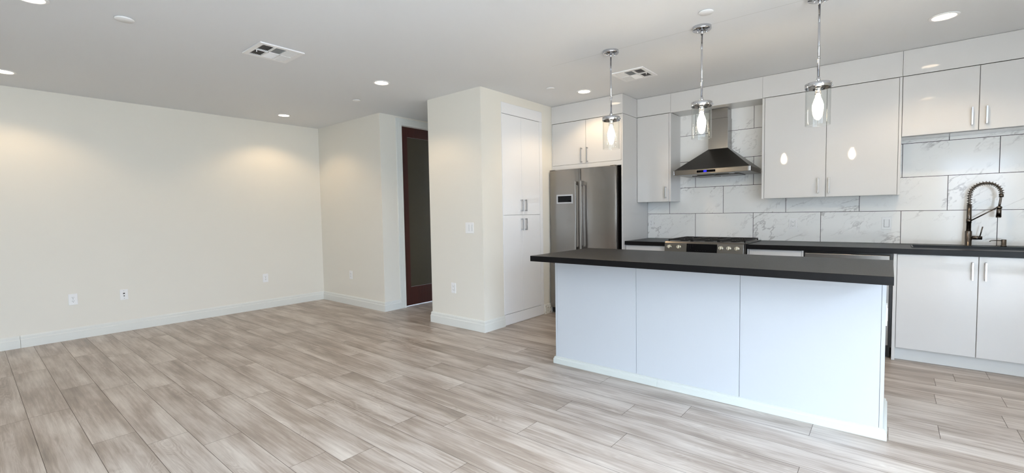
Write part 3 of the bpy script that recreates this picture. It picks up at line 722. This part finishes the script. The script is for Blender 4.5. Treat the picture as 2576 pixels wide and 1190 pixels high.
# control panel: slanted wedge
b = bmesh.new()
pr = [(4.700, 0.800), (4.716, 0.912), (4.728, 0.9265), (4.7745, 0.9265), (4.7745, 0.800)]
poly_prism(b, [(rx0 + 0.012, y, z) for y, z in pr], [(rx1 - 0.012, y, z) for y, z in pr]); obj('control_panel', b, STEELH, t, 0.002)
b = bmesh.new(); bx(b, rx0 - 0.006, rx1 + 0.006, 4.729, 5.398, 0.9160, 0.9215); 
obj('cooktop', boxes([(rx0 - 0.004, rx1 + 0.004, 4.7755, 5.400, 0.9162, 0.9235)]), STEELH, t, 0.002); b.free()
def on_panel(z, off=0.0): return 4.700 + (z - 0.800) / 0.112 * 0.016 - off
b = bmesh.new(); x0_, x1_ = -1.592, -1.297
poly_prism(b, [(x0_, on_panel(0.812, .0012), 0.812), (x1_, on_panel(0.812, .0012), 0.812), (x1_, on_panel(0.908, .0012), 0.908), (x0_, on_panel(0.908, .0012), 0.908)],
           [(x0_, on_panel(0.812, .0002), 0.812), (x1_, on_panel(0.812, .0002), 0.812), (x1_, on_panel(0.908, .0002), 0.908), (x0_, on_panel(0.908, .0002), 0.908)])
dp = obj('display', b, GLASSB, t)
for i in range(3):
    for j in range(3):
        if (i, j) == (2, 2): continue
        b = bmesh.new(); xx = -1.575 + 0.022 * i; zz = 0.895 - 0.015 * j; bx(b, xx - 0.003, xx + 0.003, on_panel(zz, .0017), on_panel(zz, .0013), zz - 0.0022, zz + 0.0022); obj('touch_key', b, DISPW, dp)
for i in range(5):
    b = bmesh.new(); xx = -1.505 + 0.025 * i; zz = 0.842; bx(b, xx - 0.003, xx + 0.003, on_panel(zz, .0017), on_panel(zz, .0013), zz - 0.0022, zz + 0.0022); obj('touch_key', b, DISPW, dp)
for xx in (-1.768, -1.670, -1.262, -1.190, -1.117):
    zz = 0.872; p0 = Vector((xx, on_panel(zz), zz)); n_v = Vector((0, -0.99, 0.141))
    b = bmesh.new(); tube(b, p0 + n_v * 0.0006, p0 + n_v * 0.006, 0.0215, 0.021, 28); tube(b, p0 + n_v * 0.006, p0 + n_v * 0.030, 0.0185, 0.0165, 28)
    bx(b, xx - 0.004, xx + 0.004, p0.y - 0.036, p0.y - 0.028, zz - 0.013, zz + 0.018)
    obj('knob', b, KNOBM, t, 0.001)
for k, (gx0, gx1) in enumerate(((-1.812, -1.572), (-1.568, -1.310), (-1.306, -1.066))):
    b = bmesh.new(); zg0, zg1 = 0.9345, 0.9465; ya, yc = 4.800, 5.360; tt = 0.011
    for yy in (ya, (ya + yc) / 2 - tt / 2, yc - tt): bx(b, gx0, gx1, yy, yy + tt, zg0, zg1)
    for xx in (gx0, gx1 - tt): bx(b, xx, xx + tt, ya, yc, zg0, zg1)
    m_ = (gx0 + gx1) / 2
    for yy in (ya + 0.14, yc - 0.14):
        bx(b, gx0 + tt, m_ - 0.03, yy - 0.005, yy + 0.005, zg0, zg1); bx(b, m_ + 0.03, gx1 - tt, yy - 0.005, yy + 0.005, zg0, zg1)
        bx(b, m_ - 0.005, m_ + 0.005, yy - 0.13, yy - 0.03, zg0, zg1); bx(b, m_ - 0.005, m_ + 0.005, yy + 0.03, yy + 0.13, zg0, zg1)
    for xx in (gx0, gx1 - tt):
        for yy in (ya, yc - tt): bx(b, xx, xx + tt, yy, yy + tt, 0.9240, zg0)
    obj('grate', b, IRON, t, 0.0015)
    for yy in (ya + 0.14, yc - 0.14):
        b = bmesh.new(); lathe(b, (m_, yy, 0.9238), [(0, 0.009), (0.030, 0.009), (0.033, 0.006), (0.040, 0.0045), (0.045, 0.0), (0, 0)], 28); obj('burner', b, IRON, t)

# ------------------------------------------------------------------ island
IF, IBF, IBK = 2.812, 3.096, 3.640
ix0, ix1 = -2.112, -0.006
t = thing('kitchen_island', 'long white panelled kitchen island body with baseboard under the black top', 'kitchen island', (-1.06, 3.35, 0))
obj('carcass', boxes([(ix0 + 0.020, ix1 - 0.020, IBF + 0.019, IBK - 0.02, 0.003, CB - 0.001)]), CARC, t)
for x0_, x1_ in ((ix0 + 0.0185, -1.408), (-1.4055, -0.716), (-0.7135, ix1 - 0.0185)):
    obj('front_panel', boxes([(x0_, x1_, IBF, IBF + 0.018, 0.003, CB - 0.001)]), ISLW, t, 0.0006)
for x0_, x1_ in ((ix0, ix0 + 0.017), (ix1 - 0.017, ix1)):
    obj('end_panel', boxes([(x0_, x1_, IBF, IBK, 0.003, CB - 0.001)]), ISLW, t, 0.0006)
for k, (a, c) in enumerate(((ix0 + 0.02, -1.41), (-1.41, -0.714), (-0.714, ix1 - 0.02))):
    for a2, c2, hx in ((a, (a + c) / 2, (a + c) / 2 - 0.035), ((a + c) / 2, c, (a + c) / 2 + 0.035)):
        d = obj('door', boxes([(a2 + 0.0015, c2 - 0.0015, IBK - 0.0185, IBK, 0.11, CB - 0.004)]), GLOSS, t, 0.001); pull_v(d, hx, IBK, 0.69, 0.825, 0, 1)
# stepped plinth trim: front in two lengths, and the two ends
def isl_base(bm, p, q, nrm, e0, e1):
    p = Vector(p); q = Vector(q); d = (q - p).normalized(); nrm = Vector(nrm)
    prof = [(0.0, 0.001), (0.016, 0.001), (0.016, 0.040), (0.010, 0.046), (0.010, 0.056), (0.0, 0.060)]
    A = []; B = []
    for o, z in prof:
        a = p - d * (o * e0) + nrm * (o + 0.0005); c = q + d * (o * e1) + nrm * (o + 0.0005); A.append((a.x, a.y, z)); B.append((c.x, c.y, z))
    poly_prism(bm, A, B)
b = bmesh.new(); isl_base(b, (ix0, IBF), (-1.2455, IBF), (0, -1), 1, 0); isl_base(b, (-1.2445, IBF), (ix1, IBF), (0, -1), 0, 1)
isl_base(b, (ix0, IBF), (ix0, IBK - 0.03), (-1, 0), 1, 0); isl_base(b, (ix1, IBF), (ix1, IBK - 0.03), (1, 0), 1, 0)
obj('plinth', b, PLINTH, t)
t = thing('island_worktop', 'thick black stone slab overhanging the white island', 'worktop', (-1.06, 3.25, CB))
obj('slab', boxes([(-2.147, 0.022, 2.807, 3.699, CB, CT)]), STONE, t, 0.002)

# ------------------------------------------------------------------ outlets and switches
def plate(name, label, cat, cx, cz, wall, kind, w_=0.070, h_=0.115, group=None):
    """wall: ('x',X,+1) faces +X ; ('y',Y,-1) faces -Y. local a = horizontal along wall"""
    ax, pos, sg = wall
    org = (pos, cx, cz) if ax == 'x' else (cx, pos, cz)
    t = thing(name, label, cat, org, group)
    def box(a0, a1, z0, z1, d0, d1):
        if ax == 'x': return (pos + sg * d0, pos + sg * d1, cx + a0, cx + a1, cz + z0, cz + z1)
        return (cx + a0, cx + a1, pos + sg * d0, pos + sg * d1, cz + z0, cz + z1)
    g = 0.0004
    obj('cover_plate', boxes([box(-w_ / 2, w_ / 2, -h_ / 2, h_ / 2, g, 0.0060)]), PLAST, t, 0.0015)
    def cyl(a, z, r, d0, d1, bm):
        if ax == 'x': tube(bm, (pos + sg * d0, cx + a, cz + z), (pos + sg * d1, cx + a, cz + z), r, seg=16)
        else: tube(bm, (cx + a, pos + sg * d0, cz + z), (cx + a, pos + sg * d1, cz + z), r, seg=16)
    if kind == 'duplex':
        for s in (1, -1):
            z = 0.0195 * s; bm = bmesh.new(); cyl(0, z, 0.0165, 0.0061, 0.0078, bm); r_ = obj('socket', bm, PLAST, t)
            obj('slots', boxes([box(-0.0075, -0.0052, z - 0.002, z + 0.007, 0.0079, 0.0083), box(0.0052, 0.0075, z - 0.001, z + 0.006, 0.0079, 0.0083), box(-0.0026, 0.0026, z - 0.0105, z - 0.006, 0.0079, 0.0083)]), SLOT, r_)
    elif kind == 'decora':
        r_ = obj('socket', boxes([box(-0.0165, 0.0165, -0.0335, 0.0335, 0.0061, 0.0080)]), PLAST, t, 0.001)
        obj('slots', boxes([b_ for s in (0.019, -0.019) for b_ in (box(-0.0075, -0.0052, s - 0.002, s + 0.006, 0.0081, 0.0085), box(0.0052, 0.0075, s - 0.001, s + 0.005, 0.0081, 0.0085), box(-0.0026, 0.0026, s - 0.010, s - 0.0055, 0.0081, 0.0085))] + [box(-0.018, -0.0168, -0.035, 0.035, 0.0061, 0.0064), box(0.0168, 0.018, -0.035, 0.035, 0.0061, 0.0064)]), SLOT, r_)
    elif kind == 'jack':
        bm = bmesh.new(); bx(bm, *box(-0.008, 0.008, 0.006, 0.020, 0.0061, 0.0070)); obj('phone_jack', bm, SLOT, t)
        bm = bmesh.new(); cyl(0, -0.014, 0.0058, 0.0061, 0.013, bm); obj('cable_jack', bm, DSTEEL, t)
    elif kind == 'rocker':
        obj('rocker', boxes([box(-0.0165, 0.0165, -0.0335, 0.0335, 0.0061, 0.0095)]), PLAST, t, 0.0012)
        obj('rocker_gap', boxes([box(-0.0190, -0.0170, -0.0355, 0.0355, 0.0061, 0.0065), box(0.0170, 0.0190, -0.0355, 0.0355, 0.0061, 0.0065), box(-0.017, 0.017, -0.0355, -0.0338, 0.0061, 0.0065)]), SLOT, t)
    elif kind == 'double':
        for s in (-0.023, 0.023):
            obj('rocker', boxes([box(s - 0.0165, s + 0.0165, -0.0335, 0.0335, 0.0061, 0.0098)]), PLAST, t, 0.0012)
            obj('rocker_gap', boxes([box(s - 0.0185, s - 0.0168, -0.0350, 0.0350, 0.0061, 0.0065), box(s + 0.0168, s + 0.0185, -0.0350, 0.0350, 0.0061, 0.0065)]), SLOT, t)
    if kind in ('duplex', 'jack'):
        for z in ((0,) if kind == 'duplex' else (0.042, -0.042)):
            bm = bmesh.new(); cyl(0, z, 0.0028, 0.0061, 0.0068, bm); obj('screw', bm, NICKEL, t)
    return t
plate('wall_outlet', 'white double socket low on the long left wall, nearest the left edge of the photo', 'outlet', 0.711, 0.421, ('x', XL, 1), 'duplex')
plate('cable_jack_plate', 'white cable and phone jack plate low on the long left wall', 'wall plate', 1.124, 0.411, ('x', XL, 1), 'jack')
plate('wall_outlet', 'white double socket low on the long left wall, closest to the room corner', 'outlet', 2.627, 0.418, ('x', XL, 1), 'duplex')
plate('wall_outlet', 'white double socket low on the short wall left of the dark door', 'outlet', -5.808, 0.423, ('y', YB, -1), 'duplex')
plate('light_switch', 'white double rocker switch at chest height on the wall left of the pantry', 'switch', -3.448, 1.099, ('y', YB, -1), 'double', 0.118, 0.115)
plate('wall_outlet', 'white double socket low on the wall beneath the double rocker switch', 'outlet', -3.716, 0.430, ('y', YB, -1), 'decora')
plate('wall_outlet', 'white outlet on the marble tiles at the far left end above the short worktop', 'outlet', -2.252, 1.102, ('y', YK, -1), 'duplex', 0.066, 0.107)
plate('wall_outlet', 'white outlet on the marble tiles between the stove and the tile switch', 'outlet', -0.757, 1.094, ('y', YK, -1), 'decora', 0.068, 0.108)
plate('light_switch', 'single white rocker switch in a raised plate on the marble tiles left of the sink', 'switch', -0.021, 1.099, ('y', YK, -1), 'rocker', 0.070, 0.114)
plate('wall_outlet', 'white outlet on the right end panel of the island', 'outlet', 3.200, 0.660, ('x', ix1, 1), 'decora')

# ------------------------------------------------------------------ ceiling fixtures
def recessed(x, y, label, inside=True):
    t = thing('recessed_light', label, 'ceiling light', (x, y, H), 'round recessed ceiling lights')
    b = bmesh.new(); lathe(b, (x, y, H), [(0.082, -0.0008), (0.082, -0.004), (0.074, -0.007), (0.066, -0.0065), (0.060, -0.0012)], 40, True); obj('trim_ring', b, PLAST, t)
    b = bmesh.new(); lathe(b, (x, y, H), [(0.0, -0.0014), (0.0595, -0.0014), (0.0595, -0.0030), (0.0, -0.0034)], 40); obj('lens', b, LENS, t)
    l = bpy.data.lights.new('can_beam', 'SPOT'); l.energy = SPOT; l.color = (1.0, 0.74, 0.45); l.spot_size = math.radians(132); l.spot_blend = 0.45; l.shadow_soft_size = 0.05
    lo = bpy.data.objects.new('can_beam', l); COL.objects.link(lo); lo.parent = t; lo.location = (0, 0, -0.010)
    return t
recessed(-6.010, 2.708, 'round recessed ceiling light nearest the corner where the left wall ends')
recessed(-5.960, 0.299, 'round recessed ceiling light cut off by the left edge of the photo')
recessed(-3.878, 2.706, 'round recessed ceiling light between the left vent and the hallway')
recessed(-2.573, 4.368, 'round recessed ceiling light in front of the cabinet above the fridge')
recessed(0.262, 4.385, 'large looking round recessed ceiling light in front of the cabinet above the sink')
recessed(-3.900, 0.322, 'round recessed ceiling light whose edge shows at the top left of the photo')
recessed(0.320, 2.690, 'round recessed ceiling light above the island end, seen only mirrored in the cabinet')
recessed(0.310, 0.300, 'round recessed ceiling light above the camera, seen only mirrored in the cabinet')
recessed(0.390, -2.200, 'round recessed ceiling light far behind the camera near the window')

def cover(name, x, y, r, h, label, cat='ceiling cover', group=None):
    b = bmesh.new(); lathe(b, (0, 0, 0), [(0, -0.0006), (r * 0.8, -0.0006), (r * 0.8, -h * 0.4), (r, -h * 0.4), (r, -h), (r * 0.96, -h - 0.002), (0, -h - 0.003)], 40)
    o = obj(name, b, PLAST); o.location = (x, y, H); o['label'] = label; o['category'] = cat
    if group: o['group'] = group
    return o
cover('sprinkler_cover', -3.855, 0.742, 0.052, 0.010, 'white round cover plate on the ceiling at the far left, by itself', group='round ceiling sprinkler covers')
cover('sprinkler_cover', -4.655, 2.912, 0.045, 0.008, 'small white round cover on the ceiling in front of the hallway door', group='round ceiling sprinkler covers')
cover('sprinkler_cover', -2.762, 4.003, 0.041, 0.008, 'small white round cover on the ceiling beside the pantry wall top', group='round ceiling sprinkler covers')
cover('sprinkler_cover', -0.958, 3.196, 0.046, 0.008, 'white round cover on the ceiling right next to the middle pendant canopy', group='round ceiling sprinkler covers')

def vent(x0, x1, y0, y1, label, along, dark_side):
    """three-way ceiling register; 'along' is the axis with three columns of louvres"""
    cx, cy = (x0 + x1) / 2, (y0 + y1) / 2
    t = thing('ceiling_vent', label, 'vent', (cx, cy, H))
    obj('duct_backing', boxes([(x0 + 0.03, x1 - 0.03, y0 + 0.03, y1 - 0.03, H - 0.0022, H - 0.0004)]), VENTD, t)
    zt_, zb2 = H - 0.0025, H - 0.016
    fr = bmesh.new(); m = 0.034
    for bb in ((x0, x1, y0, y0 + m), (x0, x1, y1 - m, y1), (x0, x0 + m, y0 + m, y1 - m), (x1 - m, x1, y0 + m, y1 - m)): bx(fr, *bb, H - 0.012, H - 0.0023)
    nx, ny = (3, 2) if along == 'x' else (2, 3)
    ax0, ax1, ay0, ay1 = x0 + m, x1 - m, y0 + m, y1 - m
    cwx, cwy = (ax1 - ax0) / nx, (ay1 - ay0) / ny; bar = 0.005
    for i in range(1, nx): bx(fr, ax0 + cwx * i - bar, ax0 + cwx * i + bar, ay0, ay1, H - 0.014, H - 0.0023)
    for j in range(1, ny): bx(fr, ax0, ax1, ay0 + cwy * j - bar, ay0 + cwy * j + bar, H - 0.014, H - 0.0023)
    obj('frame', fr, PLAST, t, 0.0006)
    for i in range(nx):
        for j in range(ny):
            lx0, lx1 = ax0 + cwx * i + bar, ax0 + cwx * (i + 1) - bar; ly0, ly1 = ay0 + cwy * j + bar, ay0 + cwy * (j + 1) - bar
            k3 = i if along == 'x' else j; k2 = j if along == 'x' else i
            bm = bmesh.new(); n = 7
            # outer columns: slats run across 'along'; middle column: slats run along it
            if k3 == 1: run = along; tilt = -1 if k2 == 0 else 1
            else: run = 'y' if along == 'x' else 'x'; tilt = -1 if k3 == 0 else 1
            for q in range(n):
                f0 = (q + 0.5) / n
                if run == 'x':
                    yc = ly0 + (ly1 - ly0) * f0; d = 0.0065 * tilt
                    poly_prism(bm, [(lx0, yc - d, zt_), (lx0, yc - d + 0.0012, zt_), (lx0, yc + d + 0.0012, zb2 + 0.003), (lx0, yc + d, zb2 + 0.003)], [(lx1, yc - d, zt_), (lx1, yc - d + 0.0012, zt_), (lx1, yc + d + 0.0012, zb2 + 0.003), (lx1, yc + d, zb2 + 0.003)])
                else:
                    xc = lx0 + (lx1 - lx0) * f0; d = 0.0065 * tilt
                    poly_prism(bm, [(xc - d, ly0, zt_), (xc - d + 0.0012, ly0, zt_), (xc + d + 0.0012, ly0, zb2 + 0.003), (xc + d, ly0, zb2 + 0.003)], [(xc - d, ly1, zt_), (xc - d + 0.0012, ly1, zt_), (xc + d + 0.0012, ly1, zb2 + 0.003), (xc + d, ly1, zb2 + 0.003)])
            obj('louvre', bm, PLAST, t)
    lv = bmesh.new()
    if along == 'y': bx(lv, cx - 0.003, cx + 0.003, y0 + m + 0.004, y0 + m + 0.008, H - 0.030, H - 0.0145)
    else: bx(lv, x1 - m - 0.008, x1 - m - 0.004, cy - 0.003, cy + 0.003, H - 0.030, H - 0.0145)
    obj('lever', lv, PLAST, t)
vent(-3.952, -3.612, 1.478, 1.812, 'square white ceiling air vent over the living area at left', 'y', 0)
vent(-2.060, -1.737, 3.980, 4.315, 'square white ceiling air vent in front of the wall cabinet left of the hood', 'x', 0)

# ------------------------------------------------------------------ pendant lights
PYY = 3.438
def pendant(x, y, label):
    t = thing('pendant_light', label, 'pendant light', (x, y, H), 'chrome and glass pendants over the island')
    b = bmesh.new(); lathe(b, (x, y, H), [(0, -0.0006), (0.064, -0.0006), (0.064, -0.020), (0.061, -0.0235), (0, -0.0245)], 44); obj('canopy', b, CHROME, t)
    for dx in (-0.030, 0.030):
        b = bmesh.new(); tube(b, (x + dx * 0.8, y + dx * 0.6, H - 0.025), (x + dx * 0.8, y + dx * 0.6, H - 0.042), 0.0048, 0.004, 14); obj('canopy_nut', b, CHROME, t)
    b = bmesh.new(); tube(b, (x, y, H - 0.0248), (x, y, H - 0.052), 0.0105, 0.0095, 20); tube(b, (x, y, H - 0.052), (x, y, 2.055), 0.0068, seg=18)
    tube(b, (x, y, 2.185), (x, y, 2.170), 0.0090, seg=18); tube(b, (x, y, 2.055), (x, y, 2.030), 0.0105, 0.014, 20); obj('rod', b, CHROME, t)
    b = bmesh.new(); lathe(b, (x, y, 0), [(0, 2.030), (0.022, 2.030), (0.026, 2.024), (0.066, 2.022), (0.072, 2.018), (0.072, 1.992), (0.0695, 1.990), (0.0695, 2.010), (0.020, 2.012), (0, 2.012)], 48)
    cp_ = obj('shade_cap', b, CHROME, t)
    for k in range(3):
        a = math.radians(20 + 120 * k); b = bmesh.new(); tube(b, (x + 0.0723 * math.cos(a), y + 0.0723 * math.sin(a), 2.003), (x + 0.080 * math.cos(a), y + 0.080 * math.sin(a), 2.003), 0.005, seg=12); obj('thumb_screw', b, CHROME, cp_)
    b = bmesh.new(); tube(b, (x, y, 2.0115), (x, y, 1.955), 0.0185, 0.0170, 24); tube(b, (x, y, 1.955), (x, y, 1.948), 0.0190, seg=24); obj('socket', b, CHROME, t)
    b = bmesh.new(); lathe(b, (x, y, 0), [(0.012, 1.9475), (0.014, 1.935), (0.022, 1.915), (0.029, 1.890), (0.030, 1.872), (0.026, 1.850), (0.016, 1.833), (0.007, 1.826), (0.0, 1.824)], 28); obj('bulb', b, BULBM, t)
    b = bmesh.new(); lathe(b, (x, y, 0), [(0.0675, 2.004), (0.0675, 1.764), (0.0672, 1.762), (0.0650, 1.762), (0.0647, 1.764), (0.0647, 2.004)], 56); obj('glass_shade', b, SHADE, t)
    return t
pd = pendant(-1.774, PYY, 'chrome pendant light with clear glass cylinder nearest the fridge')
copy_thing(pd, (-1.058, PYY, H), 'chrome pendant light with clear glass cylinder in the middle, in front of the range hood')
copy_thing(pd, (-0.358, PYY, H), 'chrome pendant light with clear glass cylinder rightmost, its canopy cut off by the photo top')

for o in bpy.data.objects:
    if '_org' in o: del o['_org']
